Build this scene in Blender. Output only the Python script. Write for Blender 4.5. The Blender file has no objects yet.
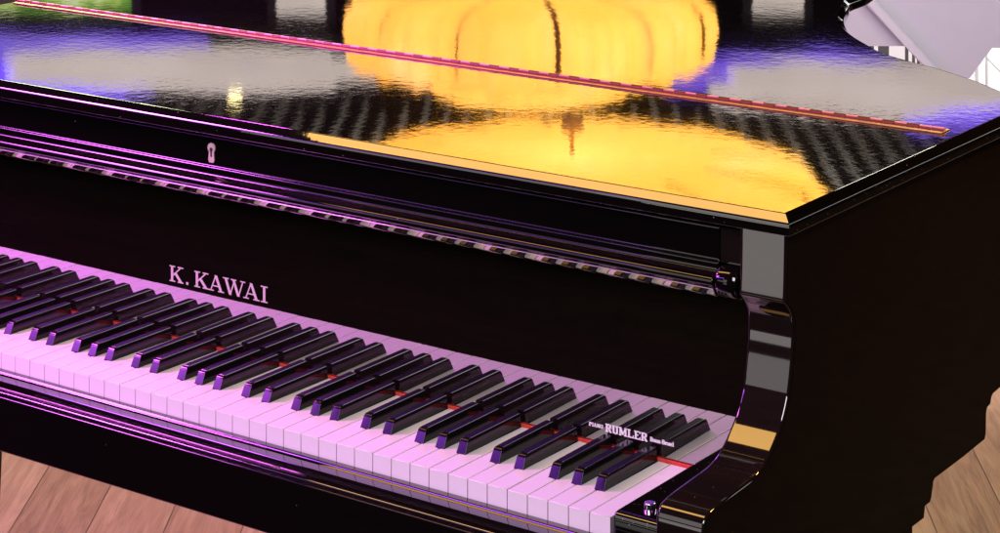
import bpy, bmesh, math, random
from mathutils import Vector, Matrix
random.seed(4)
sc = bpy.context.scene
col = sc.collection
# Units are metres.  Origin: front right top corner of the last white key; floor at FZ.
FZ = -0.72
LZ = 0.279                      # height of the lid's top face

# ------------------------------------------------------------------ camera
CF, YAW, HZ = 2252.0, 0.616, -376.56          # focal length in photo pixels, heading, horizon row
CP = Vector((1.1246, -1.7666, 0.8304))
cam_d = bpy.data.cameras.new('camera')
cam_d.sensor_width = 36.0
cam_d.lens = CF / 1000 * 36.0
cam_d.shift_y = -(266.5 - HZ) / 1000.0
cam_d.clip_start = 0.05
cam_d.clip_end = 200
cam = bpy.data.objects.new('camera', cam_d)
cam.location = CP
cam.rotation_euler = (math.pi / 2, 0, YAW)
col.objects.link(cam)
sc.camera = cam
FW = Vector((-math.sin(YAW), math.cos(YAW), 0))     # heading of the view
RT = Vector((math.cos(YAW), math.sin(YAW), 0))
# ------------------------------------------------------------------ world, lamps, exposure
w = bpy.data.worlds.new('World')
sc.world = w
w.use_nodes = True
w.node_tree.nodes['Background'].inputs[0].default_value = (0.55, 0.5, 0.6, 1)
w.node_tree.nodes['Background'].inputs[1].default_value = 0.012
sc.view_settings.view_transform = 'Standard'
sc.view_settings.look = 'None'
sc.view_settings.exposure = 0
sc.view_settings.gamma = 1


def area(name, loc, target, size, power, color, shape='RECTANGLE', size_y=None, spread=math.pi):
    d = bpy.data.lights.new(name, 'AREA')
    d.shape = shape
    d.size = size
    d.size_y = size_y or size
    d.energy = power
    d.color = color
    d.spread = spread
    o = bpy.data.objects.new(name, d)
    o.location = loc
    o.rotation_euler = (Vector(target) - Vector(loc)).to_track_quat('-Z', 'Y').to_euler()
    col.objects.link(o)
    return o


def room(x, y, D):
    """a place in the hall behind the piano: across, height seen mirrored in the lid, distance"""
    p = CP + FW * D + RT * ((x - 500) / CF * D)
    p.z = 2 * LZ - CP.z + D * (y - HZ) / CF
    return p


def glow(name, loc, target, sx, sy, radiance, color):
    """rectangular lamp given by its radiance"""
    return area(name, loc, target, sx, radiance * sx * sy * math.pi, color, size_y=sy)


# warm ceiling lamp over the bass side, magenta stage lamps in front, added grey panels to reflect in the arm, added white key fill
glow('warm_ceiling_lamp', (-1.12, -0.28, 1.75), (-1.12, -0.28, 0), 1.1, 0.42, 8.5, (1, 0.54, 0.15))
glow('magenta_stage_lamp', (-2.66, -1.8, 1.16), (-2.66, 0, 1.16), 1.36, 0.2, 20, (0.55, 0.09, 1))
glow('violet_stage_lamp', (-1.61, -1.8, 1.16), (-1.61, 0, 1.16), 0.72, 0.2, 12, (0.4, 0.07, 1))
glow('magenta_spot_lamp', (-3.3, -2.2, 1.85), (-3.3, 0, 1.85), 0.8, 0.7, 38, (0.55, 0.10, 1))
area('magenta_key_lamp', (-2.15, -0.7, 1.5), (-1.2, 0.05, 0), 0.5, 15.5, (1, 0.16, 1), spread=math.radians(75))
area('magenta_hinge_fill', (-1.5, 1.0, 1.3), (-1.1, 0.5, LZ), 0.2, 3.5, (0.9, 0.08, 1), spread=math.radians(60))  # added fill, only there to tint the bass end of the hinge magenta
area('white_key_fill', (0.15, -1.7, 1.35), (0.0, 0.05, 0), 0.9, 36, (0.98, 0.9, 0.96))  # added front fill that whitens the keys, kept out of the reflections
glow('grey_reflection_fill', (-2.3, -2.6, 0.3), (-2.3, 0, 0.3), 1.1, 0.5, 1.0, (1, 0.93, 0.9))  # added grey panel, gives pale reflections and some front light
glow('arm_reflection_fill', (-1.42, -2.55, 0.56), (-1.42, 0, 0.56), 0.6, 0.95, 1.35, (1, 0.93, 0.9))  # added narrow panel, makes the grey band on the arm's curve
glow('low_reflection_fill', (-1.4, -2.6, -0.36), (-1.4, 0, -0.36), 0.5, 0.3, 1.8, (1, 0.93, 0.88))  # added low panel, makes the arm's top block reflect grey
glow('side_window_lamp', (1.1, 4.6, 0.8), (0.2, 0.5, 0.3), 4.6, 0.4, 3.5, (1, 0.97, 1))
area('floor_fill_bass_side', (-2.6, 1.6, 1.3), (-1.85, 0.95, FZ), 0.6, 28, (0.96, 1, 0.62))  # added fill aimed down to brighten the planks left of the piano
area('floor_fill_behind', (-0.35, 2.35, 1.5), (-0.55, 2.2, FZ), 0.6, 30, (1, 0.96, 0.8))  # added fill aimed down to brighten the planks past the bent side
area('warm_hinge_fill', (0.6, 0.95, 1.3), (-0.05, 0.5, LZ), 0.2, 2.5, (1, 0.5, 0.1), spread=math.radians(60))  # added fill, only there to tint the treble end of the hinge orange

# ------------------------------------------------------------------ material helpers
def new_mat(name):
    m = bpy.data.materials.new(name)
    m.use_nodes = True
    nt = m.node_tree
    return m, nt, nt.nodes['Principled BSDF']


def add(nt, t, **kw):
    n = nt.nodes.new(t)
    for k, v in kw.items():
        setattr(n, k, v)
    return n


def noise(nt, scale, detail=3, rough=0.5, vec=None):
    n = add(nt, 'ShaderNodeTexNoise')
    n.inputs['Scale'].default_value = scale
    n.inputs['Detail'].default_value = detail
    n.inputs['Roughness'].default_value = rough
    if vec is not None:
        nt.links.new(vec, n.inputs['Vector'])
    return n


def ramp(nt, fac, stops):
    r = add(nt, 'ShaderNodeValToRGB')
    e = r.color_ramp.elements
    while len(e) < len(stops):
        e.new(0.5)
    for q, (p, c) in zip(e, stops):
        q.position = p
        q.color = (*c, 1)
    nt.links.new(fac, r.inputs['Fac'])
    return r


def plain(name, colr, rough=0.5, metal=0.0, ior=1.5, var=0.0, scale=40, bump=0.0, bscale=200, emit=None, estr=0):
    m, nt, b = new_mat(name)
    b.inputs['Roughness'].default_value = rough
    b.inputs['Metallic'].default_value = metal
    b.inputs['IOR'].default_value = ior
    tc = add(nt, 'ShaderNodeTexCoord').outputs['Object']
    n = noise(nt, scale, vec=tc)
    lo = tuple(max(0, c * (1 - var)) for c in colr)
    hi = tuple(min(1, c * (1 + var)) for c in colr)
    r = ramp(nt, n.outputs['Fac'], [(0.3, lo), (0.7, hi)])
    nt.links.new(r.outputs['Color'], b.inputs['Base Color'])
    if emit:
        b.inputs['Emission Color'].default_value = (*emit, 1)
        b.inputs['Emission Strength'].default_value = estr
    if bump:
        bn = noise(nt, bscale, vec=tc)
        bp = add(nt, 'ShaderNodeBump')
        bp.inputs['Strength'].default_value = bump
        bp.inputs['Distance'].default_value = 0.001
        nt.links.new(bn.outputs['Fac'], bp.inputs['Height'])
        nt.links.new(bp.outputs['Normal'], b.inputs['Normal'])
    return m


def lacquer(name, ior, rip, dust=0.0, grain=0.0, rough=0.03):
    """black piano lacquer: slight waviness of the polish, specks of dust, a trace of brown grain"""
    m, nt, b = new_mat(name)
    b.inputs['IOR'].default_value = ior
    b.inputs['Roughness'].default_value = rough
    tc = add(nt, 'ShaderNodeTexCoord').outputs['Object']
    mp = add(nt, 'ShaderNodeMapping')
    mp.inputs['Scale'].default_value = (1.2, 6, 14)
    nt.links.new(tc, mp.inputs['Vector'])
    g = noise(nt, 6, 6, 0.65, mp.outputs['Vector'])
    base = ramp(nt, g.outputs['Fac'], [(0.35, tuple(max(0.0004, q) for q in (0.0028 + grain * 0.45, 0.0023 + grain * 0.25, 0.0022 + grain * 0.18))),
                                       (0.75, tuple(max(0.0005, q) for q in (0.0035 + grain, 0.0025 + grain * 0.55, 0.0022 + grain * 0.4)))])
    out = base.outputs['Color']
    if dust:
        v = add(nt, 'ShaderNodeTexVoronoi')
        v.inputs['Scale'].default_value = 260
        nt.links.new(tc, v.inputs['Vector'])
        lt = add(nt, 'ShaderNodeMath', operation='LESS_THAN')
        lt.inputs[1].default_value = 0.1
        nt.links.new(v.outputs['Distance'], lt.inputs[0])
        sep = add(nt, 'ShaderNodeSeparateColor')
        nt.links.new(v.outputs['Color'], sep.inputs['Color'])
        gt = add(nt, 'ShaderNodeMath', operation='GREATER_THAN')
        gt.inputs[1].default_value = 1 - dust
        nt.links.new(sep.outputs['Red'], gt.inputs[0])
        mu = add(nt, 'ShaderNodeMath', operation='MULTIPLY')
        nt.links.new(lt.outputs[0], mu.inputs[0])
        nt.links.new(gt.outputs[0], mu.inputs[1])
        mx = add(nt, 'ShaderNodeMixRGB')
        mx.inputs['Color2'].default_value = (0.55, 0.52, 0.48, 1)
        nt.links.new(mu.outputs[0], mx.inputs['Fac'])
        nt.links.new(out, mx.inputs['Color1'])
        out = mx.outputs['Color']
    nt.links.new(out, b.inputs['Base Color'])
    if rip:
        n1 = noise(nt, 80, 3, 0.55, tc)
        n2 = noise(nt, 9, 1, 0.5, tc)
        ad = add(nt, 'ShaderNodeMath', operation='MULTIPLY_ADD')
        ad.inputs[1].default_value = 2.0
        nt.links.new(n2.outputs['Fac'], ad.inputs[0])
        nt.links.new(n1.outputs['Fac'], ad.inputs[2])
        bp = add(nt, 'ShaderNodeBump')
        bp.inputs['Strength'].default_value = 1.0
        bp.inputs['Distance'].default_value = rip
        nt.links.new(ad.outputs[0], bp.inputs['Height'])
        nt.links.new(bp.outputs['Normal'], b.inputs['Normal'])
    return m


M = {}
M['lid'] = lacquer('lid_lacquer', 2.0, 0.000045, dust=0.05)
M['lacquer'] = lacquer('black_lacquer', 1.75, 0.000006, dust=0.008, grain=0.009, rough=0.05)
M['edge'] = lacquer('edge_lacquer', 1.6, 0.000002, dust=0.006)
M['board'] = lacquer('fallboard_lacquer', 5.0, 0.0, grain=0.006, rough=0.012)
M['block'] = lacquer('dusty_lacquer', 1.9, 0.00001, dust=0.25)
M['slip'] = lacquer('slip_lacquer', 2.3, 0.000003, dust=0.01)
M['ivory'] = plain('white_key_plastic', (0.8, 0.77, 0.76), 0.22, var=0.015, scale=8)
M['ebony'] = plain('black_key_plastic', (0.006, 0.005, 0.006), 0.12, ior=1.43)
M['felt'] = plain('red_felt', (0.62, 0.05, 0.035), 0.95, var=0.25, scale=400, bump=0.6, bscale=900)
M['brass'] = plain('polished_brass', (0.86, 0.5, 0.2), 0.33, 1.0, var=0.08, scale=60)
M['hinge_lit'] = plain('hinge_lit_brass', (0.72, 0.26, 0.33), 0.42, 0.25, var=0.06, scale=60)  # pink reflected light put into the colour of every other brass knuckle
M['hinge_shaded'] = plain('hinge_shaded_brass', (0.13, 0.03, 0.012), 0.4, 0.3, var=0.1, scale=60)  # same brass, dark reflection put into the colour of the knuckles between
M['inlay'] = plain('letter_inlay', (0.6, 0.48, 0.47), 0.6, var=0.05)
M['decal'] = plain('white_decal', (0.9, 0.9, 0.86), 0.5, var=0.03)
M['lock'] = plain('lock_brass', (0.86, 0.66, 0.55), 0.5, 0.4, var=0.1, scale=120)
M['hole'] = plain('keyhole_dark', (0.03, 0.02, 0.02), 0.6)
M['chrome'] = plain('bright_metal', (0.75, 0.73, 0.75), 0.15, 1.0)
M['rubber'] = plain('black_rubber', (0.01, 0.01, 0.01), 0.6)


# ------------------------------------------------------------------ object helpers
def link(name, me, mat, parent=None, loc=(0, 0, 0)):
    o = bpy.data.objects.new(name, me)
    for m in (mat if isinstance(mat, (list, tuple)) else [mat]):
        if m:
            me.materials.append(m)
    o.parent = parent
    o.location = loc
    col.objects.link(o)
    return o


def mesh(bm, name, smooth=False, recalc=True):
    if recalc:
        bmesh.ops.recalc_face_normals(bm, faces=bm.faces)
    me = bpy.data.meshes.new(name)
    bm.to_mesh(me)
    bm.free()
    if smooth:
        for p in me.polygons:
            p.use_smooth = True
    return me


def autosmooth(o, deg=35, weighted=False):
    for p in o.data.polygons:
        p.use_smooth = True
    lim = math.radians(deg)
    bm = bmesh.new()
    bm.from_mesh(o.data)
    for e in bm.edges:
        if len(e.link_faces) == 2:
            e.smooth = e.calc_face_angle(0) < lim and max(len(f.verts) for f in e.link_faces) < 12
    bm.to_mesh(o.data)
    bm.free()
    if not weighted: return
    wn_ = o.modifiers.new('weighted_normals', 'WEIGHTED_NORMAL')
    wn_.keep_sharp = True
    wn_.weight = 100


def bevel(bm, edges, w_, seg=2):
    bmesh.ops.bevel(bm, geom=list(edges), offset=w_, segments=seg, profile=0.5, affect='EDGES', clamp_overlap=True)


def box_bm(x0, x1, y0, y1, z0, z1, bev=0.0, seg=2, bm=None):
    own = bm is None
    bm = bm or bmesh.new()
    v = [bm.verts.new(p) for p in ((x0, y0, z0), (x1, y0, z0), (x1, y1, z0), (x0, y1, z0),
                                   (x0, y0, z1), (x1, y0, z1), (x1, y1, z1), (x0, y1, z1))]
    for f in ((3, 2, 1, 0), (4, 5, 6, 7), (0, 1, 5, 4), (1, 2, 6, 5), (2, 3, 7, 6), (3, 0, 4, 7)):
        bm.faces.new([v[i] for i in f])
    if bev and own:
        bevel(bm, bm.edges, bev, seg)
    return bm


def prism_x(profile, x0, x1, bm=None):
    """profile (Y,Z) closed, swept along X"""
    bm = bm or bmesh.new()
    a = [bm.verts.new((x0, y, z)) for y, z in profile]
    b = [bm.verts.new((x1, y, z)) for y, z in profile]
    n = len(a)
    bm.faces.new(a)
    bm.faces.new(b[::-1])
    for i in range(n):
        bm.faces.new((a[i], b[i], b[(i + 1) % n], a[(i + 1) % n]))
    return bm


def support(prof, d=0.0006, lim=0.003):
    out = []
    n = len(prof)
    for i in range(n):
        a, c = Vector(prof[i]), Vector(prof[(i + 1) % n])
        out.append(tuple(a))
        L = (c - a).length
        if L > lim:
            out.append(tuple(a + (c - a) * (d / L)))
            out.append(tuple(c - (c - a) * (d / L)))
    return out


def sweep_x(profile, x0, x1, c=0.0012, keep=lambda y, z: False):
    """closed (Y,Z) profile swept along X with softly rounded ends"""
    n = len(profile)
    P2 = [Vector(p) for p in profile]
    ar = sum(P2[i].x * P2[(i + 1) % n].y - P2[(i + 1) % n].x * P2[i].y for i in range(n))
    sg = 1 if ar > 0 else -1
    inw = []
    for i in range(n):
        d1 = (P2[i] - P2[i - 1]).normalized(); d2 = (P2[(i + 1) % n] - P2[i]).normalized()
        nn = Vector((-(d1.y + d2.y), d1.x + d2.x)) * sg
        if nn.length > 1e-6:
            nn.normalize()
            nn /= max(0.5, nn.dot(Vector((-d1.y, d1.x)) * sg))
        inw.append(Vector((0, 0)) if keep(*P2[i]) else nn)
    if x0 > x1: x0, x1 = x1, x0
    rows = [(x0, 1), (x0 + 0.13 * c, 0.5), (x0 + 0.5 * c, 0.13), (x0 + c, 0), (x0 + c + 0.0006, 0)]
    rows += [(x1 - (x - x0), k) for x, k in rows[::-1]]
    bm = bmesh.new()
    R_ = [[bm.verts.new((x, p.x + q.x * k * c, p.y + q.y * k * c)) for p, q in zip(P2, inw)] for x, k in rows]
    for a, b_ in zip(R_, R_[1:]):
        for i in range(n):
            bm.faces.new((a[i], b_[i], b_[(i + 1) % n], a[(i + 1) % n]))
    bm.faces.new(R_[0]); bm.faces.new(R_[-1][::-1])
    return bm


def prism_z(poly, z0, z1, bm=None):
    bm = bm or bmesh.new()
    a = [bm.verts.new((x, y, z0)) for x, y in poly]
    b = [bm.verts.new((x, y, z1)) for x, y in poly]
    n = len(a)
    bm.faces.new(a[::-1])
    bm.faces.new(b)
    for i in range(n):
        bm.faces.new((a[i], a[(i + 1) % n], b[(i + 1) % n], b[i]))
    return bm


def tag(o, label=None, cat=None, group=None, kind=None):
    if label: o['label'] = label
    if cat: o['category'] = cat
    if group: o['group'] = group
    if kind: o['kind'] = kind
    return o


def empty(name, loc):
    o = bpy.data.objects.new(name, None)
    o.empty_display_size = 0.1
    o.location = loc
    col.objects.link(o)
    return o


def smooth_path(pts, n=8):
    out = []
    m = len(pts)
    for i in range(m - 1):
        p0 = Vector(pts[max(i - 1, 0)]); p1 = Vector(pts[i]); p2 = Vector(pts[i + 1]); p3 = Vector(pts[min(i + 2, m - 1)])
        for k in range(n):
            t = k / n
            out.append(tuple(0.5 * ((2 * p1) + (-p0 + p2) * t + (2 * p0 - 5 * p1 + 4 * p2 - p3) * t * t + (-p0 + 3 * p1 - 3 * p2 + p3) * t ** 3)))
    out.append(tuple(pts[-1]))
    return out


def offset_path(pts, d):
    """open path, offset to its right-hand side (outward when walking anticlockwise)"""
    out = []
    n = len(pts)
    for i in range(n):
        a = Vector(pts[max(i - 1, 0)]); b = Vector(pts[i]); c = Vector(pts[min(i + 1, n - 1)])
        d1 = (b - a).normalized() if i > 0 else (c - b).normalized()
        d2 = (c - b).normalized() if i < n - 1 else d1
        n1 = Vector((d1.y, -d1.x)); n2 = Vector((d2.y, -d2.x))
        nn = (n1 + n2)
        nn = nn / max(0.3, (nn.dot(n1)))
        out.append((b.x + nn.x * d, b.y + nn.y * d))
    return out


# ================================================================== THE ROOM (floor, mirrored hall)
# floor: oak planks laid on the diagonal, each with its own tone and end joint
m, nt, b = new_mat('oak_planks')
b.inputs['Roughness'].default_value = 0.45
geo = add(nt, 'ShaderNodeNewGeometry')
sp = add(nt, 'ShaderNodeSeparateXYZ'); nt.links.new(geo.outputs['Position'], sp.inputs[0])


def mth(op, a, bb=None, c=None):
    n = add(nt, 'ShaderNodeMath', operation=op)
    for i, v in enumerate((a, bb, c)):
        if v is None: continue
        if isinstance(v, (int, float)): n.inputs[i].default_value = v
        else: nt.links.new(v, n.inputs[i])
    return n.outputs[0]


u = mth('MULTIPLY_ADD', sp.outputs[1], 0.667, sp.outputs[0])
u = mth('DIVIDE', mth('ADD', u, 1.19), 0.1585)
iu = mth('FLOOR', u)
fu = mth('FRACT', u)
v = mth('MULTIPLY_ADD', sp.outputs[0], -0.32, sp.outputs[1])          # along the end joints
wn = add(nt, 'ShaderNodeTexWhiteNoise', noise_dimensions='1D'); nt.links.new(iu, wn.inputs['W'])
vv = mth('ADD', mth('DIVIDE', v, 1.35), mth('MULTIPLY', wn.outputs['Value'], 7.3))
fv = mth('FRACT', vv)
iv = mth('FLOOR', vv)
seam = mth('MAXIMUM', mth('LESS_THAN', fu, 0.016), mth('LESS_THAN', fv, 0.0022))
wn2 = add(nt, 'ShaderNodeTexWhiteNoise', noise_dimensions='2D')
cb = add(nt, 'ShaderNodeCombineXYZ'); nt.links.new(iu, cb.inputs[0]); nt.links.new(iv, cb.inputs[1])
nt.links.new(cb.outputs[0], wn2.inputs['Vector'])
cg = add(nt, 'ShaderNodeCombineXYZ')                                   # grain coordinates
nt.links.new(mth('MULTIPLY', u, 2.2), cg.inputs[0]); nt.links.new(mth('MULTIPLY', v, 1.6), cg.inputs[1])
nt.links.new(mth('MULTIPLY', wn2.outputs['Value'], 40), cg.inputs[2])
g1 = noise(nt, 2.2, 7, 0.62, cg.outputs[0]); g1.inputs['Distortion'].default_value = 1.6
cg2 = add(nt, 'ShaderNodeCombineXYZ')
nt.links.new(mth('MULTIPLY', u, 30), cg2.inputs[0]); nt.links.new(mth('MULTIPLY', v, 9), cg2.inputs[1])
g2 = noise(nt, 1.5, 4, 0.6, cg2.outputs[0])
gg = mth('MULTIPLY_ADD', g2.outputs['Fac'], 0.35, mth('MULTIPLY', g1.outputs['Fac'], 0.65))
gg = mth('ADD', gg, mth('MULTIPLY_ADD', wn2.outputs['Value'], 0.16, -0.08))
rc = ramp(nt, gg, [(0.24, (0.12, 0.06, 0.035)), (0.36, (0.24, 0.135, 0.085)), (0.52, (0.34, 0.205, 0.135)), (0.72, (0.46, 0.3, 0.21))])
mx = add(nt, 'ShaderNodeMixRGB'); mx.inputs['Color2'].default_value = (0.06, 0.03, 0.02, 1)
nt.links.new(seam, mx.inputs['Fac']); nt.links.new(rc.outputs['Color'], mx.inputs['Color1'])
nt.links.new(mx.outputs['Color'], b.inputs['Base Color'])
bp = add(nt, 'ShaderNodeBump'); bp.inputs['Strength'].default_value = 0.5; bp.inputs['Distance'].default_value = 0.0015
nt.links.new(mth('SUBTRACT', gg, seam), bp.inputs['Height']); nt.links.new(bp.outputs['Normal'], b.inputs['Normal'])
M['floor'] = m
bm = bmesh.new()
bm.faces.new([bm.verts.new(p) for p in ((-16, -8, FZ), (12, -8, FZ), (12, 18, FZ), (-16, 18, FZ))])
tag(link('floor', mesh(bm, 'floor'), M['floor']), kind='structure')

M['floor_mask'] = plain('black_floor_mask', (0.0075, 0.0058, 0.0026), 1.0, var=0.3, scale=30, bump=0.4, bscale=400)  # unseen dark sheet added in front so the fallboard reflects black
bm = bmesh.new()
bm.faces.new([bm.verts.new(p) for p in ((-9, -8, FZ + 0.004), (3, -8, FZ + 0.004), (3, -0.4, FZ + 0.004), (-9, -0.4, FZ + 0.004))])
tag(link('floor_mask', mesh(bm, 'floor_mask'), M['floor_mask']), kind='structure')
M['brown_floor_mask'] = plain('brown_floor_mask', (0.05, 0.033, 0.024), 1.0, var=0.25, scale=25, bump=0.4, bscale=400)  # unseen sheet added on the right to dim the rim's reflection
bm = bmesh.new()
bm.faces.new([bm.verts.new(p) for p in ((0.5, -0.39, FZ + 0.004), (8, -0.39, FZ + 0.004), (8, 9, FZ + 0.004), (0.5, 9, FZ + 0.004))])
tag(link('floor_mask', mesh(bm, 'floor_mask'), M['brown_floor_mask']), kind='structure')

# dark slatted ceiling and dark end wall of the hall, seen mirrored in the lid
M['dark_wall'] = plain('dark_brown_wall', (0.004, 0.003, 0.0025), 0.8, var=0.4, scale=1.5)
M['slat'] = plain('pale_ceiling_slat', (0.6, 0.58, 0.52), 0.7, var=0.2, scale=8)
for q_ in ('dark_wall', 'slat', 'floor_mask', 'brown_floor_mask'):
    M[q_].node_tree.nodes['Principled BSDF'].inputs['Specular IOR Level'].default_value = 0.0
CZ = 2.28
DIR = (FW + RT * (40 / CF)).normalized()
SID = Vector((DIR.y, -DIR.x, 0))
O0 = CP + FW * 9.0
def cpt(s, d, z):
    p = CP + DIR * d + SID * s
    return (p.x, p.y, z)
bm = bmesh.new()
bm.faces.new([bm.verts.new(cpt(s, d, CZ)) for s, d in ((-6, 4.5), (-6, 15.2), (6, 15.2), (6, 4.5))])
for k in range(-14, 40):
    s = -1.9 + k * 0.108
    d1 = 11.9 + 0.25 * math.sin(k * 1.7)
    vs = [bm.verts.new(cpt(s + a, d, z)) for d in (5.0, d1) for a, z in ((0, CZ - 0.002), (0, CZ - 0.008), (0.024, CZ - 0.008), (0.024, CZ - 0.002))]
    for f in ((0, 1, 5, 4), (1, 2, 6, 5), (2, 3, 7, 6), (0, 3, 2, 1), (4, 5, 6, 7)):
        fc = bm.faces.new([vs[i] for i in f]); fc.material_index = 1
tag(link('ceiling', mesh(bm, 'ceiling'), [M['dark_wall'], M['slat']]), kind='structure')
wall_c = CP + FW * 14.6
bm = bmesh.new()
bm.faces.new([bm.verts.new(tuple(wall_c + RT * s) [:2] + (z,)) for s, z in ((-8, FZ), (8, FZ), (8, CZ + 0.1), (-8, CZ + 0.1))])
tag(link('wall', mesh(bm, 'wall'), M['dark_wall']), kind='structure')


def emissive(name, stops, strength, scale=3, det=4):
    mm, n_, bb = new_mat(name)
    bb.inputs['Roughness'].default_value = 0.6
    t = add(n_, 'ShaderNodeTexCoord').outputs['Object']
    q = noise(n_, scale, det, 0.6, t)
    r = ramp(n_, q.outputs['Fac'], stops)
    n_.links.new(r.outputs['Color'], bb.inputs['Emission Color'])
    n_.links.new(r.outputs['Color'], bb.inputs['Base Color'])
    bb.inputs['Emission Strength'].default_value = strength
    return mm


M['garden'] = emissive('garden_daylight', [(0.4, (0.12, 0.3, 0.03)), (0.5, (0.45, 0.6, 0.12)), (0.62, (0.9, 0.95, 0.75))], 1.7, 2.6)
M['dusk'] = emissive('grey_daylight', [(0.35, (0.5, 0.42, 0.36)), (0.65, (0.7, 0.62, 0.55))], 1.7, 1.2)
M['frame'] = plain('dark_window_frame', (0.03, 0.025, 0.02), 0.6)


def window(x0, x1, y1, pane, label, D=14.5):
    a = room(x0, y1, D); c = room(x1, y1, D)
    wd = (c - a).length
    hgt = a.z - 1.6
    r = empty('window', ((a + c) / 2).to_tuple()[:2] + (1.6,))
    r.rotation_euler = (0, 0, YAW)
    tag(r, label, 'window', 'windows in the far wall')
    link('pane', mesh(box_bm(-wd / 2, wd / 2, -0.02, 0.02, 0, hgt), 'pane'), pane, r)
    bm = bmesh.new()
    for q in ((-wd / 2 - 0.06, -wd / 2, -0.03, 0.03, -0.06, hgt + 0.06), (wd / 2, wd / 2 + 0.06, -0.03, 0.03, -0.06, hgt + 0.06),
              (-wd / 2, wd / 2, -0.03, 0.03, hgt, hgt + 0.06), (-wd / 2, wd / 2, -0.03, 0.03, -0.06, 0)):
        box_bm(*q, bm=bm)
    link('window_frame', mesh(bm, 'window_frame'), M['frame'], r)


window(-60, 132, 10, M['garden'], 'bright window with green leaves outside, mirrored at the left end of the hinge')
window(277, 326, 15, M['dusk'], 'pale grey window mirrored in the lid just left of the yellow lampshade')
window(752, 803, 12, M['dusk'], 'pale grey window mirrored in the lid right of the yellow lampshade')

# lit ceiling panels (beige, with violet light along their edges)
def lit(name, c, st):
    return emissive(name, [(0.25, tuple(q * k for q, k in zip(c, (0.66, 0.68, 1.05)))), (0.45, tuple(q * 0.9 for q in c)), (0.7, tuple(q * k for q, k in zip(c, (1.08, 1.1, 1.2))))], st, 1.1, 5)


M['beige_light'] = lit('beige_panel_light', (1.0, 0.84, 0.75), 1.25)
M['violet_light'] = lit('violet_edge_light', (0.26, 0.13, 1.0), 1.5)
def ceil_pt(x, y, z):
    D = (z - (2 * LZ - CP.z)) * CF / (y - HZ)
    p = CP + FW * D + RT * ((x - 500) / CF * D)
    return Vector((p.x, p.y, z))


def ceiling_light(x, y, poly, violets, label):
    z = CZ - 0.04
    c0 = ceil_pt(x, y, CZ)
    r = empty('ceiling_light', c0)
    tag(r, label, 'ceiling light', 'lit panels in the hall ceiling')
    def sheet(pl, zz, name, mt):
        bm = bmesh.new()
        a = [bm.verts.new(ceil_pt(px, py, zz) - c0) for px, py in pl]
        b_ = [bm.verts.new(v_.co + Vector((0, 0, 0.02))) for v_ in a]
        bm.faces.new(a); bm.faces.new(b_[::-1])
        for k in range(len(a)): bm.faces.new((a[k], a[(k + 1) % len(a)], b_[(k + 1) % len(a)], b_[k]))
        link(name, mesh(bm, name), mt, r)
    sheet(poly, z, 'diffuser', M['beige_light'])
    for v_ in violets: sheet(v_, CZ - 0.01, 'violet_edge', M['violet_light'])


def ell(cx_, cy_, rx, ry, n=72, sq=1.0):
    out = []
    for k in range(n):
        a = 2 * math.pi * k / n
        c_, s_ = math.cos(a), math.sin(a)
        wv = 1 + 0.10 * math.sin(5 * a + cx_) + 0.07 * math.sin(11 * a + cy_)
        c_, s_ = c_ * min(wv, 1.08), s_ * wv
        out.append((cx_ + rx * math.copysign(abs(c_) ** sq, c_), cy_ + ry * math.copysign(abs(s_) ** sq, s_)))
    return out


ceiling_light(180, 68, ell(190, 68, 190, 21, sq=0.75), [ell(75, 62, 165, 28, sq=0.8), ell(40, 86, 120, 16)], 'beige lit ceiling panel mirrored at the left of the lid')
ceiling_light(900, 90, ell(880, 86, 170, 26, sq=0.85), [ell(800, 74, 150, 22), ell(965, 98, 90, 34)], 'beige lit ceiling panel mirrored at the right of the lid')
pz = CZ - 0.03
p = room(235, 98, (pz - (2 * LZ - CP.z)) * CF / (98 - HZ))
area('ceiling_spot_lamp', (p.x, p.y, pz), (p.x, p.y, 0), 0.07, 0.3, (1, 0.8, 0.35), size_y=0.14).rotation_euler = (0, 0, YAW)

glow('ceiling_slat_fill', tuple(CP + FW * 9.5)[:2] + (1.3,), tuple(CP + FW * 10.2)[:2] + (CZ,), 3.5, 0.6, 9, (1, 0.95, 0.88))  # added upward fill so the ceiling slats show in the lid
# two big gathered yellow lampshades hanging behind the piano
M['shade'] = emissive('yellow_lampshade_fabric', [(0.3, (0.68, 0.47, 0.1)), (0.55, (0.88, 0.67, 0.2)), (0.72, (1.0, 0.88, 0.55))], 0.45, 4.0, 6)
nt_ = M['shade'].node_tree
b_ = nt_.nodes['Principled BSDF']
tr_ = add(nt_, 'ShaderNodeBsdfTranslucent'); tr_.inputs['Color'].default_value = (0.8, 0.67, 0.28, 1)
ad_ = add(nt_, 'ShaderNodeAddShader')
nt_.links.new(b_.outputs[0], ad_.inputs[0]); nt_.links.new(tr_.outputs[0], ad_.inputs[1])
nt_.links.new(ad_.outputs[0], nt_.nodes['Material Output'].inputs['Surface'])
M['finial'] = plain('finial_brass', (0.55, 0.32, 0.1), 0.5)
M['piping'] = plain('brown_piping', (0.22, 0.1, 0.02), 0.8)
LAMP_R = 0.575
PROF = [(0.02, -0.004), (0.3, -0.002), (0.55, 0.0), (0.8, 0.014), (0.93, 0.036), (0.985, 0.07), (1.0, 0.12), (0.995, 0.19), (0.985, 0.225), (0.93, 0.245),
        (0.66, 0.252), (0.57, 0.262), (0.55, 0.31), (0.5, 0.345), (0.3, 0.36), (0.09, 0.365), (0.07, 0.40), (0.02, 0.405)]


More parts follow.
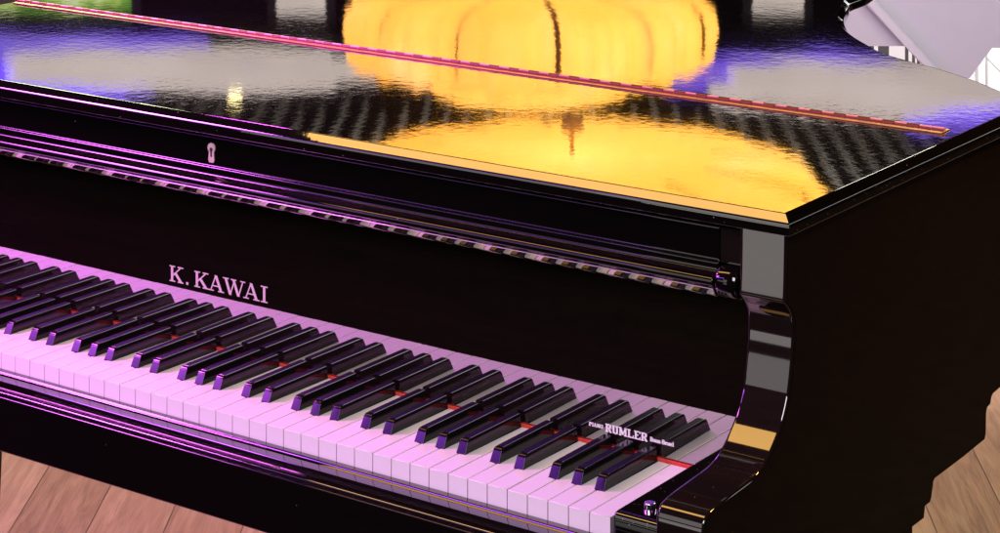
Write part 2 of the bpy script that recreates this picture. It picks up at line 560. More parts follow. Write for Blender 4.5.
def pendant(x, ybot, D, label):
    p = room(x, ybot, D)
    r = empty('pendant_lamp', p)
    r.rotation_euler = (0, 0, YAW)
    tag(r, label, 'lamp', 'yellow pendant lamps behind the piano')
    bm = bmesh.new()
    N = 288
    lobes = 12
    rings = []
    for rr, z in PROF:
        ring = []
        for i in range(N):
            th = 2 * math.pi * i / N
            ph = (i * lobes / N) % 1.0
            sc_ = 1 - 0.055 * abs(math.cos(math.pi * ph)) ** 3
            wob = 1 + (0.006 * math.sin(9 * th + z * 30) + 0.018 * math.sin(48 * th + 2 * math.sin(5 * th))) * (rr > 0.4)
            zz = z + (0.016 * math.sin(31 * th) * math.sin(7 * th + 1) if 0.18 < z < 0.255 and rr > 0.9 else 0)
            ring.append(bm.verts.new((LAMP_R * rr * sc_ * wob * math.cos(th), LAMP_R * rr * sc_ * wob * math.sin(th), zz)))
        rings.append(ring)
    for a, c in zip(rings, rings[1:]):
        for i in range(N):
            bm.faces.new((a[i], a[(i + 1) % N], c[(i + 1) % N], c[i]))
    bm.faces.new(rings[0]); bm.faces.new(rings[-1])
    sh = link('lamp_shade', mesh(bm, 'lamp_shade', True), M['shade'], r)
    for k in range(lobes):
        bm = bmesh.new()
        th = 2 * math.pi * k / lobes + 0.13
        hw = 0.005 if k % 3 else 0.008
        prev = None
        for rr, z in PROF[2:8]:
            q = []
            for a, e in ((-hw, 0.0), (0, hw), (hw, 0.0), (0, -0.006)):
                ph = ((th / (2 * math.pi)) * lobes) % 1.0
                R_ = LAMP_R * rr * (1 - 0.055 * abs(math.cos(math.pi * ph)) ** 3) + e + 0.001
                q.append(bm.verts.new((R_ * math.cos(th) - a * math.sin(th), R_ * math.sin(th) + a * math.cos(th), z)))
            if prev:
                for i in range(4):
                    bm.faces.new((prev[i], prev[(i + 1) % 4], q[(i + 1) % 4], q[i]))
            prev = q
        link('piping', mesh(bm, 'piping', True), M['piping'], sh)
    bm = bmesh.new()
    bmesh.ops.create_cone(bm, cap_ends=True, segments=20, radius1=0.05, radius2=0.03, depth=0.07, matrix=Matrix.Translation((0, 0, 0.43)))
    top = CZ - p.z
    bmesh.ops.create_cone(bm, cap_ends=True, segments=12, radius1=0.012, radius2=0.012, depth=top - 0.47, matrix=Matrix.Translation((0, 0, (top + 0.47) / 2)))
    fn = bmesh.new()
    rg = [[fn.verts.new((q * math.cos(2 * math.pi * k / 20), q * math.sin(2 * math.pi * k / 20), z)) for k in range(20)]
          for q, z in ((0.005, -0.003), (0.005, -0.050), (0.022, -0.056), (0.026, -0.064), (0.018, -0.098), (0.006, -0.104))]
    for a_, c_ in zip(rg, rg[1:]):
        for k in range(20): fn.faces.new((a_[k], a_[(k + 1) % 20], c_[(k + 1) % 20], c_[k]))
    fn.faces.new(rg[0]); fn.faces.new(rg[-1])
    link('finial', mesh(fn, 'finial', True), M['finial'], r)
    bl = bpy.data.lights.new('lamp_bulb', 'POINT'); bl.energy = 2.7; bl.shadow_soft_size = 0.12; bl.color = (1, 0.93, 0.74)
    bo = bpy.data.objects.new('lamp_bulb', bl); bo.parent = r; bo.location = (0, 0, 0.17); col.objects.link(bo)
    link('lamp_rod', mesh(bm, 'lamp_rod', True), M['piping'], r)


pendant(530, -18, 7.0, 'yellow gathered lampshade mirrored whole in the lid behind the hinge')
pendant(572, 156, 5.0, 'nearer yellow gathered lampshade mirrored in the lid in front of the hinge')

# lilac panel and white slatted screen seen past the curved edge of the lid
def face_pt(x, y, D):
    p = CP + FW * D + RT * ((x - 500) / CF * D)
    p.z = CP.z - D * (y - HZ) / CF
    return p


def panel_bm(poly, D, th):
    bm = bmesh.new()
    a = [bm.verts.new(face_pt(x, y, D)) for x, y in poly]
    c = [bm.verts.new(face_pt(x, y, D) + FW * th) for x, y in poly]
    n = len(a)
    bm.faces.new(a); bm.faces.new(c[::-1])
    for i in range(n):
        bm.faces.new((a[i], a[(i + 1) % n], c[(i + 1) % n], c[i]))
    return bm


M['lilac'] = plain('lilac_paint', (0.46, 0.45, 0.55), 0.55, var=0.03, scale=2)
M['lilac_rib'] = plain('lilac_rib_paint', (0.51, 0.5, 0.6), 0.5, var=0.02, scale=2)
M['white_paint'] = plain('white_paint', (0.8, 0.8, 0.82), 0.5, var=0.03, scale=3)
M['dark_gap'] = plain('dark_post_paint', (0.06, 0.055, 0.06), 0.6)
base = face_pt(930, 60, 6.5); base.z = FZ
r = empty('partition', base)
tag(r, 'pale lilac panel with a raised diagonal rib beyond the lid\'s curved edge', 'partition')
neg = tuple(-c for c in base)
link('panel', mesh(panel_bm([(820, -40), (820, 46), (907, 46), (934, 78), (970, 78), (992, 48), (1060, 48), (1060, -40)], 6.5, 0.04), 'panel'), M['lilac'], r, neg)
rb = panel_bm([(858, -4), (872, -4), (945, 76), (934, 78), (906, 47)], 6.44, 0.058)
bevel(rb, rb.edges, 0.006, 1)
link('rib', mesh(rb, 'rib'), M['lilac_rib'], r, neg)
for xa in (822, 1052):
    lg = panel_bm([(xa, 40), (xa + 6, 40), (xa + 6, 147.5), (xa, 147.5)], 6.53, 0.03)
    for vtx in lg.verts: vtx.co.z = max(vtx.co.z, FZ)
    link('leg', mesh(lg, 'leg'), M['lilac'], r, neg)

base = face_pt(920, 100, 7.6); base.z = FZ
r = empty('white_screen', base)
tag(r, 'white screen with narrow dark gaps, below the lilac panel behind the lid', 'screen')
neg = tuple(-c for c in base)
for x0, x1, mt in ((868, 874, 'dark_gap'), (874, 878, 'white_paint'), (878, 889, 'dark_gap'), (889, 892, 'white_paint'), (892, 905, 'white_paint'), (905, 908.5, 'dark_gap'),
                   (908.5, 912, 'white_paint'), (912, 915, 'dark_gap'), (915, 917, 'white_paint'), (917, 920, 'dark_gap'), (920, 922, 'white_paint'),
                   (922, 925, 'dark_gap'), (925, 927, 'white_paint'), (927, 929, 'dark_gap'), (929, 940, 'white_paint')):
    bm = panel_bm([(x0, 20), (x1, 20), (x1, 81), (x0, 81)], 7.6, 0.04 if mt == 'white_paint' else 0.02)
    for vtx in bm.verts: vtx.co.z = max(vtx.co.z, FZ)
    link('slat' if mt == 'white_paint' else 'dark_post', mesh(bm, 'slat'), M[mt], r, neg)
base = face_pt(985, 100, 7.2); base.z = FZ
r = empty('white_board', base)
tag(r, 'bright white board with fine grey seams at the right edge, beyond the lid', 'board')
neg = tuple(-c for c in base)
bm = panel_bm([(968, 40), (1050, 40), (1050, 105), (968, 105)], 7.2, 0.03)
for vtx in bm.verts: vtx.co.z = max(vtx.co.z, FZ)
link('board', mesh(bm, 'board'), M['white_paint'], r, neg)
for poly in ([(975.5, 60), (977.5, 60), (977.5, 105), (975.5, 105)], [(985.7, 45), (986.6, 45), (986.6, 105), (985.7, 105)],
             [(986.5, 57), (1002, 73), (1002, 74), (986.5, 58)]):
    bm = panel_bm(poly, 7.19, 0.015)
    for vtx in bm.verts: vtx.co.z = max(vtx.co.z, FZ)
    link('seam_strip', mesh(bm, 'seam_strip'), plain('grey_strip', (0.35, 0.36, 0.37), 0.6), r, neg)
area('panel_fill', tuple(face_pt(960, -150, 4.6)), tuple(face_pt(960, 50, 7.2)), 0.8, 22, (1, 0.97, 1))  # added fill to brighten the lilac panel

area('screen_fill', tuple(face_pt(935, 10, 6.75)), tuple(face_pt(935, 90, 7.5)), 0.5, 6, (1, 1, 1), size_y=0.15)  # added fill hidden behind the panel, brightens screen and board to white

# ================================================================== THE PIANO
PB = Vector((-0.611, 0.6, FZ))
piano = empty('grand_piano', PB)
tag(piano, 'black lacquered grand piano with closed lid and open keyboard', 'piano')
NEG = tuple(-PB)


def part(name, bm, mat, parent=None, deg=35, label=None, weighted=False):
    o = link(name, mesh(bm, name), mat, parent or piano, NEG if parent is None else (0, 0, 0))
    if deg: autosmooth(o, deg, weighted)
    if label: o['label'] = label
    return o


XL = -1.2233                                # left end of the keys
XI, XO = 0.08, 0.13                         # inner and outer face of the treble arm
MIR = lambda x: XL - x                      # mirror about the keyboard's middle

# ---- keyboard
def bev_top(bm, ztop, wd, seg=2):
    es = [e for e in bm.edges if all(abs(v_.co.z - ztop) < 1e-6 for v_ in e.verts)]
    bevel(bm, es, wd, seg)


P_ = 0.0235
names = ['A', 'B'] + ['C', 'D', 'E', 'F', 'G', 'A', 'B'] * 7 + ['C']
n_w = len(names)                            # 52
shift = {'C': 0.0032, 'D': 0.0, 'F': 0.0038, 'G': 0.0, 'A': 0.0}
after = {'C': -0.0027, 'D': 0.0027, 'F': -0.0030, 'G': 0.0, 'A': 0.0030}   # black key centre relative to the boundary right of the note
BW = 0.0115
KB = 0.1465
for i, nm in enumerate(names):
    x0 = -(n_w - i) * P_ + 0.00055
    x1 = x0 + P_ - 0.0011
    l = x0
    rgt = x1
    prevn = names[i - 1] if i else None
    if prevn in after and i > 0:
        l = (x0 - 0.00055) + after[prevn] + BW / 2 + 0.0007
    if nm in after and i < n_w - 1:
        rgt = (x1 + 0.00055) + after[nm] - BW / 2 - 0.0007
    poly = [(x0, 0), (x1, 0), (x1, 0.0485)]
    if rgt < x1 - 1e-5: poly += [(rgt, 0.0485)]
    else: poly = poly[:2]
    poly += [(rgt, KB), (l, KB)]
    if l > x0 + 1e-5: poly += [(l, 0.0485), (x0, 0.0485)]
    dz = random.uniform(-0.00018, 0.00018)
    bm = prism_z(poly, -0.024, 0.0 + dz)
    bev_top(bm, dz, 0.0009)
    part('white_key', bm, M['ivory'], deg=60, weighted=True)
for i, nm in enumerate(names[:-1]):
    if nm not in after: continue
    xc = -(n_w - i - 1) * P_ + after[nm]
    bm = bmesh.new()
    hb, ht = BW / 2, 0.0048
    dz = random.uniform(-0.0002, 0.0002)
    z1 = 0.0134 + dz
    lv = [(hb + 0.0003, 0.0454, 0.1462, -0.006), (hb, 0.0488, 0.1462, 0.0005), (ht + 0.0004, 0.0535, 0.1462, z1 - 0.0036), (ht + 0.0002, 0.0546, 0.1462, z1 - 0.0016), (ht - 0.0002, 0.0562, 0.1462, z1 - 0.0005), (ht - 0.0009, 0.0592, 0.1462, z1)]
    rings = []
    for h_, ya, yb, z in lv:
        rings.append([bm.verts.new(q) for q in ((xc - h_, ya, z), (xc + h_, ya, z), (xc + h_, yb, z), (xc - h_, yb, z))])
    for a, c in zip(rings, rings[1:]):
        for k in range(4):
            bm.faces.new((a[k], a[(k + 1) % 4], c[(k + 1) % 4], c[k]))
    bm.faces.new(rings[-1]); bm.faces.new(rings[0][::-1])
    bmesh.ops.recalc_face_normals(bm, faces=bm.faces)
    es = [e for e in bm.edges if abs(e.verts[0].co.z - e.verts[1].co.z) > 1e-4 and max(e.verts[0].co.z, e.verts[1].co.z) > 0.0006]
    bevel(bm, es, 0.0006, 2)
    part('black_key', bm, M['ebony'], deg=60, weighted=True)

part('felt_strip', box_bm(XL - 0.011, 0.0105, KB + 0.0004, 0.1493, -0.004, 0.0028, 0.0006, 1), M['felt'], label='red felt strip along the back ends of the keys')
# key bed and slip
part('key_bed', box_bm(MIR(XI) + 0.0005, XI - 0.0005, -0.046, 0.48, -0.072, -0.031), M['lacquer'])
slip = [(-0.0025, -0.030), (-0.0025, -0.0178), (-0.0030, -0.0174), (-0.0105, -0.0171), (-0.0110, -0.0174), (-0.0113, -0.0192), (-0.0117, -0.0196), (-0.018, -0.0194), (-0.023, -0.0195), (-0.028, -0.01985), (-0.033, -0.0206), (-0.038, -0.0217),
        (-0.0425, -0.0230), (-0.0444, -0.0238), (-0.0449, -0.0243), (-0.0450, -0.030)]
part('key_slip', sweep_x(support(slip), MIR(XI) + 0.0005, XI - 0.0005), M['slip'], deg=50)
rail = [(-0.044, -0.0305), (-0.0456, -0.0256), (-0.0460, -0.0252), (-0.0505, -0.0262), (-0.0511, -0.0265), (-0.0513, -0.0270), (-0.0513, -0.0845), (-0.0510, -0.0858),
        (-0.0500, -0.0865), (-0.0465, -0.0865), (-0.0462, -0.0305)]
part('key_rail', sweep_x(support(rail), MIR(XI) + 0.0005, XI - 0.0005), M['edge'], deg=50)
# key blocks
for s in (1, -1):
    pr_ = support([(0.148, -0.03), (0.148, 0.0046), (0.0085, 0.0046), (0.0062, 0.0041), (0.0044, 0.0030), (0.0033, 0.0014), (0.0030, -0.001), (0.0030, -0.03)])
    xa, xb = (0.0012, XI - 0.0006) if s > 0 else (MIR(XI) + 0.0006, XL - 0.0012)
    bm = sweep_x(pr_, xa, xb, 0.0015)
    kb = part('key_block', bm, M['block'], deg=50)
    bm = bmesh.new()
    cx_ = 0.0245 if s > 0 else MIR(0.0245)
    bmesh.ops.create_cone(bm, cap_ends=True, segments=24, radius1=0.0058, radius2=0.0055, depth=0.0055, matrix=Matrix.Translation((cx_, 0.03, 0.0073)))
    bevel(bm, [e for e in bm.edges if all(v_.co.z > 0.009 for v_ in e.verts)], 0.0008, 2)
    part('screw_knob', bm, M['chrome'], kb, deg=50)

# ---- fallboard with its folded lip
fx0, fx1 = MIR(XI) + 0.0006, XI - 0.0006
fb = part('fallboard', box_bm(fx0, fx1, 0.15, 0.166, -0.002, 0.1862), M['board'], deg=0)
lip = support([(0.152, 0.1868), (0.1116, 0.1866), (0.1100, 0.1872), (0.1082, 0.1898), (0.1066, 0.1924), (0.1053, 0.1946), (0.1047, 0.1960), (0.1038, 0.1975), (0.1028, 0.1990), (0.1022, 0.2010), (0.1022, 0.2036), (0.1030, 0.2054), (0.1046, 0.2064), (0.1066, 0.2070), (0.1120, 0.2100),
       (0.1128, 0.2110), (0.1130, 0.2125), (0.1130, 0.2178), (0.1133, 0.2186), (0.1140, 0.2191), (0.1150, 0.2194), (0.1157, 0.2200), (0.1158, 0.2212), (0.1158, 0.2510), (0.1160, 0.2518), (0.1166, 0.2524), (0.1175, 0.2526), (0.152, 0.2526)])
lx0, lx1 = MIR(0.05), 0.05
lp = part('lip', sweep_x(lip, lx0, lx1), M['edge'], fb, deg=50)
trim = [(0.1122, 0.1864), (0.1104, 0.1868), (0.1098, 0.18705), (0.1080, 0.18965), (0.1064, 0.19225), (0.1051, 0.1944), (0.10455, 0.1955), (0.1043, 0.1963), (0.1050, 0.1966), (0.1124, 0.1870)]
part('lip_trim', sweep_x(trim, lx0 + 0.0005, lx1 - 0.0005, 0.0006), M['board'], fb, deg=40)
for s in (1, -1):
    pr_ = [(0.151, 0.1875), (0.112, 0.1875), (0.104, 0.1905), (0.0995, 0.197), (0.0985, 0.205), (0.101, 0.213), (0.108, 0.217), (0.151, 0.218)]
    xa, xb = (0.0535, 0.077) if s > 0 else (MIR(0.077), MIR(0.0535))
    bm = prism_x(pr_, xa, xb)
    bevel(bm, [e for e in bm.edges if abs(e.verts[0].co.x - e.verts[1].co.x) < 1e-6], 0.002, 2)
    part('pivot_block', bm, M['edge'], fb, deg=50)
    pr2 = [(0.151, 0.2185), (0.117, 0.2185), (0.117, 0.2520), (0.151, 0.2520)]
    xa, xb = (0.0503, 0.0795) if s > 0 else (MIR(0.0795), MIR(0.0503))
    part('end_cap', prism_x(pr2, xa, xb), M['lacquer'], fb, deg=0)
# lock plate with keyhole
def keyplate(kx, kz, r1, w2, h_, y0, y1, n=18):
    pts = []
    for k in range(n + 1):
        a = math.radians(-50 + 280 * k / n)
        pts.append((kx + r1 * math.cos(a), kz + h_ / 2 - r1 + r1 * math.sin(a)))
    pts += [(kx - w2 * 0.86, kz - h_ * 0.1), (kx - w2, kz - h_ / 2 + w2 * 0.6), (kx - w2 * 0.7, kz - h_ / 2), (kx + w2 * 0.7, kz - h_ / 2), (kx + w2, kz - h_ / 2 + w2 * 0.6), (kx + w2 * 0.86, kz - h_ * 0.1)]
    bm = bmesh.new()
    a = [bm.verts.new((x, y1, z)) for x, z in pts]
    c = [bm.verts.new((x, y0, z)) for x, z in pts]
    bm.faces.new(a); bm.faces.new(c[::-1])
    for i in range(len(a)):
        bm.faces.new((a[i], a[(i + 1) % len(a)], c[(i + 1) % len(a)], c[i]))
    return bm
kh = keyplate(-0.6055, 0.2352, 0.0022, 0.0011, 0.0105, 0.1143, 0.1150)
lk = part('lock_plate', keyplate(-0.6055, 0.2345, 0.0056, 0.0045, 0.022, 0.1147, 0.1162), M['lock'], fb, deg=40)
link('keyhole', mesh(kh, 'keyhole'), M['hole'], lk).location = (0, 0, 0)

# ---- lettering: strokes of a serif face, each letter a slab of thin quads
def glyphs(letters, x0, zc_, height, yf, tilt=0.0):
    """letters: list of (strokes, xa, xb) ; strokes are (x0,z0,x1,z1,width[,horizontal?]) in unit boxes"""
    bm = bmesh.new()
    k = 0
    for strokes, xa, wdt in letters:
        for st in strokes:
            (a, c, d, e, tw) = st[:5]
            p0 = Vector((a * wdt, c * height)); p1 = Vector((d * wdt, e * height))
            dv = (p1 - p0)
            if dv.length < 1e-9: continue
            if abs(dv.y) < 0.25 * abs(dv.x):
                nn = Vector((0, tw * height / 2))
            else:
                nn = Vector((tw * height / 2 * (dv.length / abs(dv.y)), 0))
            q = [p0 - nn, p1 - nn, p1 + nn, p0 + nn]
            yy = yf - 0.00025 - 0.000012 * (k % 9)
            k += 1
            f_ = [bm.verts.new((x0 + xa + v_.x, yy, zc_ - height / 2 + v_.y)) for v_ in q]
            bk = [bm.verts.new((x0 + xa + v_.x, yf - 0.00002, zc_ - height / 2 + v_.y)) for v_ in q]
            bm.faces.new(f_)
            for i in range(4):
                bm.faces.new((f_[i], f_[(i + 1) % 4], bk[(i + 1) % 4], bk[i]))
    return bm


def arc(cx_, cz_, rx, rz, a0, a1, tw, n=9):
    out = []
    for i in range(n):
        a = math.radians(a0 + (a1 - a0) * i / n); c = math.radians(a0 + (a1 - a0) * (i + 1) / n)
        out.append((cx_ + rx * math.cos(a), cz_ + rz * math.sin(a), cx_ + rx * math.cos(c), cz_ + rz * math.sin(c), tw * (0.6 + 0.4 * abs(math.cos((a + c) / 2)))))
    return out


def letter(ch, b_=0.19, t_=0.085, s_=0.075):
    S = lambda x0, x1, z: (x0, z, x1, z, s_)
    lo, hi = s_ / 2, 1 - s_ / 2
    if ch == 'K': return [(0.2, 0, 0.2, 1, b_), S(0.02, 0.42, lo), S(0.02, 0.42, hi), (0.26, 0.38, 0.82, 0.97, t_), S(0.6, 0.99, hi), (0.42, 0.58, 0.84, 0.03, b_), S(0.6, 1.0, lo)]
    if ch == '.': return [(0.5, 0, 0.5, 0.16, 0.17)]
    if ch == 'A': return [(0.15, 0.02, 0.48, 1, t_), (0.47, 1, 0.82, 0.02, b_), (0.25, 0.33, 0.66, 0.33, s_), S(0.0, 0.34, lo), S(0.62, 1.0, lo)]
    if ch == 'W': return [(0.12, 0.98, 0.33, 0.0, b_), (0.33, 0.0, 0.52, 0.96, t_), (0.47, 0.98, 0.70, 0.0, b_), (0.70, 0.0, 0.9, 0.98, t_), S(0.0, 0.26, hi), S(0.36, 0.6, hi), S(0.78, 1.0, hi)]
    if ch == 'I': return [(0.5, 0, 0.5, 1, b_), S(0.0, 1.0, lo), S(0.0, 1.0, hi)]
    if ch == 'P': return [(0.25, 0, 0.25, 1, b_), S(0, 0.6, lo), S(0, 0.6, hi)] + arc(0.55, 0.72, 0.3, 0.25, 90, -90, b_) + [S(0.25, 0.6, 0.5)]
    if ch == 'R': return [(0.22, 0, 0.22, 1, b_), S(0, 0.45, lo), S(0, 0.55, hi), S(0.22, 0.55, 0.5)] + arc(0.5, 0.74, 0.28, 0.23, 90, -90, b_) + [(0.55, 0.48, 0.8, 0.05, b_), S(0.68, 1, lo)]
    if ch == 'U': return [(0.22, 1, 0.22, 0.3, b_), (0.78, 1, 0.78, 0.3, b_), S(0, 0.44, hi), S(0.56, 1, hi)] + arc(0.5, 0.3, 0.28, 0.27, 180, 360, b_)
    if ch == 'M': return [(0.16, 0, 0.16, 1, t_ * 1.3), (0.84, 0, 0.84, 1, b_), (0.17, 1, 0.5, 0.12, b_), (0.5, 0.12, 0.82, 1, t_), S(0, 0.32, lo), S(0.66, 1, lo), S(0, 0.26, hi), S(0.74, 1, hi)]
    if ch == 'L': return [(0.25, 0, 0.25, 1, b_), S(0, 0.5, hi), S(0, 0.95, lo), (0.92, 0, 0.92, 0.33, t_)]
    if ch == 'E': return [(0.25, 0, 0.25, 1, b_), S(0, 0.92, hi), S(0, 0.95, lo), S(0.25, 0.65, 0.52), (0.9, 0, 0.9, 0.3, t_), (0.88, 0.72, 0.88, 1, t_)]
    if ch == 'N': return [(0.18, 0, 0.18, 1, t_ * 1.2), (0.82, 0, 0.82, 1, t_ * 1.2), (0.18, 1, 0.82, 0, b_), S(0, 0.36, lo), S(0, 0.3, hi), S(0.66, 1, hi)]
    if ch == 'O': return arc(0.5, 0.5, 0.38, 0.46, 0, 360, b_ * 1.05, 16)
    if ch == 'B': return [(0.25, 0, 0.25, 1, b_), S(0, 0.6, lo), S(0, 0.58, hi), S(0.25, 0.6, 0.52)] + arc(0.55, 0.75, 0.27, 0.22, 90, -90, b_) + arc(0.57, 0.27, 0.32, 0.24, 90, -90, b_)
    if ch == 'o': return arc(0.5, 0.34, 0.36, 0.31, 0, 360, b_, 14)
    if ch == 'n': return [(0.22, 0, 0.22, 0.66, b_), (0.78, 0, 0.78, 0.42, b_), S(0.0, 0.44, lo), S(0.56, 1, lo), S(0, 0.25, 0.64)] + arc(0.5, 0.4, 0.28, 0.25, 180, 0, b_)
    if ch == 'e': return arc(0.5, 0.34, 0.36, 0.31, 20, 320, b_, 12) + [S(0.15, 0.85, 0.36)]
    if ch == 'u': return [(0.22, 0.66, 0.22, 0.25, b_), (0.78, 0, 0.78, 0.66, b_), S(0, 0.25, 0.64), S(0.56, 0.8, 0.64), S(0.75, 1, lo)] + arc(0.5, 0.27, 0.28, 0.25, 180, 360, b_)
    if ch == 'l': return [(0.5, 0, 0.5, 1, b_), S(0.05, 0.95, lo), S(0.1, 0.5, hi)]
    if ch == '-': return [(0.1, 0.35, 0.9, 0.35, 0.14)]
    return []


W_ = 0.1517
spec = [('K', 0.0, 0.147), ('.', 0.165, 0.045), ('K', 0.258, 0.147), ('A', 0.405, 0.158), ('W', 0.553, 0.222), ('A', 0.757, 0.16), ('I', 0.93, 0.066)]
bm = glyphs([(letter(c, 0.185, 0.085, 0.065), a * W_, wd * W_) for c, a, wd in spec], -0.7035, 0.0748, 0.0183, 0.15)
part('maker_lettering', bm, M['inlay'], fb, deg=0)


def word(txt, x0, x1, zc_, height, bld, widths=None):
    wd = [{'I': 0.5, 'l': 0.5, '-': 0.45, 'M': 1.25, 'o': 0.8, 'n': 0.9, 'e': 0.8, 'u': 0.9}.get(c, 1.0) for c in txt]
    tot = sum(wd)
    x = 0
    out = []
    k = (x1 - x0) / tot
    for c, q in zip(txt, wd):
        out.append((letter(c, bld, bld * 0.55, bld * 0.5), x, q * k * 0.93))
        x += q * k
    return glyphs(out, x0, zc_, height, 0.15)


part('dealer_lettering', word('RUMLER', -0.1016, -0.0515, 0.0189, 0.0083, 0.26), M['decal'], fb, deg=0)
part('dealer_lettering', word('PIANO', -0.1216, -0.1043, 0.0189, 0.0038, 0.26), M['decal'], fb, deg=0)
part('dealer_lettering', word('Bonn-Beuel', -0.0490, -0.0214, 0.0184, 0.0044, 0.24), M['decal'], fb, deg=0)

# ---- case: arms, straight sides, bent side and tail
arm = [(0.1020, 0.2595), (0.1003, 0.2167), (0.0991, 0.2010), (0.0989, 0.1985), (0.0995, 0.1965), (0.1035, 0.1925), (0.1090, 0.1872), (0.1130, 0.1812), (0.1152, 0.1755), (0.1159, 0.1690), (0.1157, 0.1580),
       (0.1141, 0.1433), (0.1110, 0.1268), (0.1066, 0.1108), (0.1001, 0.0970), (0.0920, 0.0848), (0.0825, 0.0755), (0.0720, 0.0668), (0.0608, 0.0600), (0.0500, 0.0558), (0.0396, 0.0537), (0.0250, 0.0525), (0.0115, 0.0518),
       (-0.0060, 0.0508), (-0.0232, 0.0495), (-0.0350, 0.0480), (-0.0416, 0.0465), (-0.0465, 0.0438), (-0.0495, 0.0400), (-0.0510, 0.0350), (-0.0515, 0.0290), (-0.0515, -0.0860), (-0.0495, -0.0895)]
bottom = [(0.0, -0.0950), (0.10, -0.100), (0.22, -0.106), (0.29, -0.1075), (0.325, -0.1035), (0.345, -0.0965), (0.372, -0.0892), (0.4174, -0.0893), (0.4205, -0.0860), (0.4262, -0.0700), (0.4300, -0.0680), (0.500, -0.0675), (0.5600, -0.0655),
          (0.5628, -0.0600), (0.5640, -0.0380), (0.5665, -0.0325), (0.5755, -0.0310), (0.5785, -0.0240), (0.583, -0.0215), (0.62, -0.0195), (0.62, 0.2595)]
arm = [arm[0]] + smooth_path(arm[1:-3], 3)[:] + arm[-3:]
arm = [arm[0], (0.10135, 0.2430), (0.1009, 0.2310)] + arm[1:]
side = support(arm + bottom, 0.0015, 0.02)
for s in (1, -1):
    xa, xb = (XI, XO) if s > 0 else (MIR(XI), MIR(XO))
    bm = sweep_x(side, xa, xb, 0.0028, lambda y, z: z > 0.259 or y > 0.6 or z < -0.015)
    part('arm', bm, M['lacquer'], deg=40)

half = [(0.1253, 0.6200), (0.1240, 0.6500), (0.1150, 0.6980), (0.0965, 0.7290), (0.0726, 0.7390), (0.0292, 0.7756), (-0.0110, 0.8023), (-0.0545, 0.8285), (-0.0919, 0.8451), (-0.1479, 0.8783), (-0.1881, 0.9173), (-0.2304, 0.9617), (-0.2672, 1.0086), (-0.3004, 1.0610), (-0.3234, 1.1036), (-0.3437, 1.1500), (-0.3628, 1.1992), (-0.3763, 1.2326), 
        (-0.3850, 1.3100), (-0.4150, 1.4000), (-0.4800, 1.5000), (-0.5900, 1.5850), (-0.7500, 1.6300), (-0.9200, 1.6200), (-1.0800, 1.5500),
        (-1.2100, 1.4200), (-1.2900, 1.2500), (-1.3300, 1.0500), (-1.3483, 0.8500)]
curve = smooth_path(half, 6) + [(-1.3486, 0.62)]
def tuck(pts, a=0.13):
    out = []
    for x, y in pts:
        t = min(1, max(0, (y - 0.98) / 0.16))
        out.append((x - a * t * t * (3 - 2 * t) * max(0, min(1, (x + 1.1) / 0.4)), y))
    return out


ro, ri = tuck(offset_path(curve, 0.0047)), tuck(offset_path(curve, -0.045))
bm = bmesh.new()
prev = None
for o_, i_ in zip(ro, ri):
    q = [bm.verts.new((o_[0], o_[1], -0.0195)), bm.verts.new((o_[0], o_[1], 0.2595)), bm.verts.new((i_[0], i_[1], 0.2595)), bm.verts.new((i_[0], i_[1], -0.0195))]
    if prev:
        for k in range(4):
            bm.faces.new((prev[k], prev[(k + 1) % 4], q[(k + 1) % 4], q[k]))
    else:
        bm.faces.new(q)
    prev = q
bm.faces.new(prev[::-1])
part('bent_side', bm, M['lacquer'], deg=30)
inner = tuck(offset_path(curve, -0.03))
bm = prism_z([(XI - 0.002, 0.481), (XI - 0.002, 0.62)] + inner[4:-1] + [(MIR(XI) + 0.002, 0.62), (MIR(XI) + 0.002, 0.481)], -0.018, 0.0)
part('soundboard', bm, M['lacquer'], deg=0)

# ---- lid: front flap and main leaf with moulded edges
edge_prof = [(-0.0012, 0.0), (0.0, 0.0), (0.0004, -0.0001), (0.0008, -0.0004), (0.0012, -0.0008), (0.0034, -0.0027), (0.0054, -0.0045), (0.0074, -0.0064), (0.0085, -0.0075), (0.0088, -0.0082), (0.0088, -0.0087), (0.0090, -0.0094), (0.0091, -0.0102), (0.0091, -0.0110),
             (0.0091, -0.0178), (0.0090, -0.0184), (0.0086, -0.0189), (0.0080, -0.0190), (-0.02, -0.0190)]


def lid_leaf(path, name):
    """path: open anticlockwise outline of the moulded edge; its ends are joined by the straight hinge side"""
    bm = bmesh.new()
    rows = [[bm.verts.new((x, y, LZ + dz)) for x, y in offset_path(path, d)] for d, dz in edge_prof]
    for a, c in zip(rows, rows[1:]):
        for i in range(len(a) - 1):
            bm.faces.new((a[i], c[i], c[i + 1], a[i + 1]))
    bm.faces.new(rows[0])
    bm.faces.new(rows[-1][::-1])
    bm.faces.new([r_[0] for r_ in rows][::-1])
    bm.faces.new([r_[-1] for r_ in rows])
    return part(name, bm, [M['lid']], deg=30)


HY = 0.5040
flap_path = [(-1.3483, HY - 0.0004), (-1.3483, 0.1064), (0.1253, 0.1064), (0.1253, HY - 0.0004)]
lid_leaf(flap_path, 'lid_flap')
main = [(0.1253, HY + 0.0004)] + curve[:-1] + [(-1.3483, HY + 0.0004)]
lid_leaf(main, 'lid')
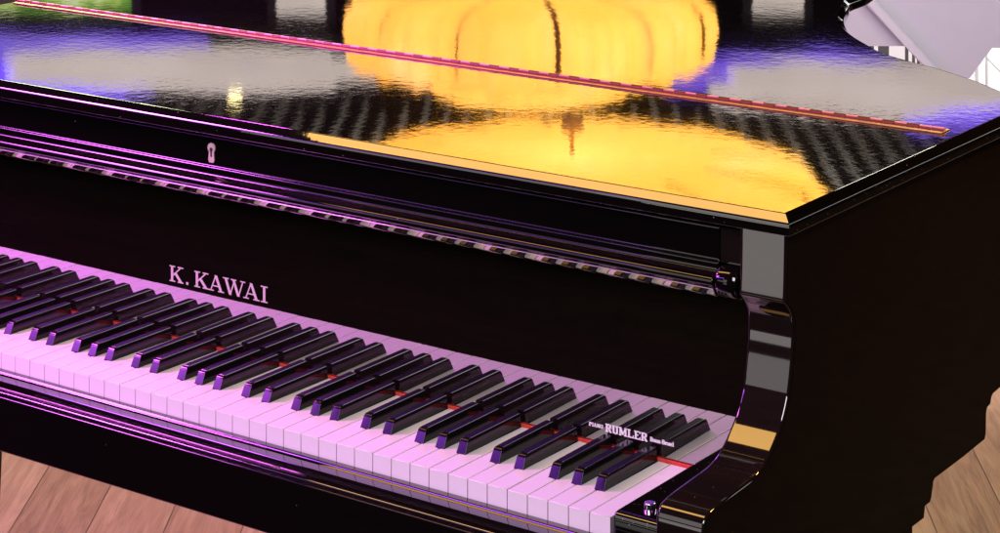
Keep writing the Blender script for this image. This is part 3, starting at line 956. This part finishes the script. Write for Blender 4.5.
# piano hinge
hx0, hx1 = -1.341, 0.1085
hg = part('lid_hinge', box_bm(hx0, hx1, HY - 0.0115, HY + 0.0125, LZ + 0.0002, LZ + 0.0014, 0.0003, 1), M['brass'], label='long brass piano hinge across the lid')
bm = bmesh.new()
nk = 98
for k in range(nk):
    xa = hx0 + (hx1 - hx0) * k / nk
    xb = hx0 + (hx1 - hx0) * (k + 1) / nk - 0.0006
    n0 = len(bm.faces)
    rad = 0.0034 if k % 2 else 0.0032
    bmesh.ops.create_cone(bm, cap_ends=True, segments=16, radius1=rad, radius2=rad, depth=xb - xa,
                          matrix=Matrix.Translation(((xa + xb) / 2, HY, LZ + 0.0016)) @ Matrix.Rotation(math.pi / 2, 4, 'Y'))
    bm.faces.ensure_lookup_table()
    for f in bm.faces[n0:]: f.material_index = k % 2
part('hinge_barrel', bm, [M['hinge_shaded'], M['hinge_lit']], hg, deg=50)

# ---- legs
for lx, ly in ((-1.325, 0.36), (0.04, 0.36), (-0.80, 1.42)):
    bm = bmesh.new()
    for (h0, z0), (h1, z1) in (((0.042, FZ + 0.075), (0.056, -0.16)), ((0.066, -0.16), (0.066, -0.115)), ((0.075, -0.115), (0.078, -0.073 if ly < 1 else -0.02))):
        a = [bm.verts.new((lx + sx * h0, ly + sy * h0, z0)) for sx, sy in ((-1, -1), (1, -1), (1, 1), (-1, 1))]
        c = [bm.verts.new((lx + sx * h1, ly + sy * h1, z1 - 0.0005)) for sx, sy in ((-1, -1), (1, -1), (1, 1), (-1, 1))]
        bm.faces.new(a[::-1]); bm.faces.new(c)
        for k in range(4): bm.faces.new((a[k], a[(k + 1) % 4], c[(k + 1) % 4], c[k]))
    lg = part('leg', bm, M['lacquer'], deg=0)
    bm = bmesh.new()
    bmesh.ops.create_cone(bm, cap_ends=True, segments=20, radius1=0.026, radius2=0.026, depth=0.022, matrix=Matrix.Translation((lx, ly, FZ + 0.026)) @ Matrix.Rotation(math.pi / 2, 4, 'Y'))
    bmesh.ops.create_cone(bm, cap_ends=True, segments=16, radius1=0.022, radius2=0.03, depth=0.03, matrix=Matrix.Translation((lx, ly, FZ + 0.06)))
    part('caster', bm, M['brass'], lg, deg=40)
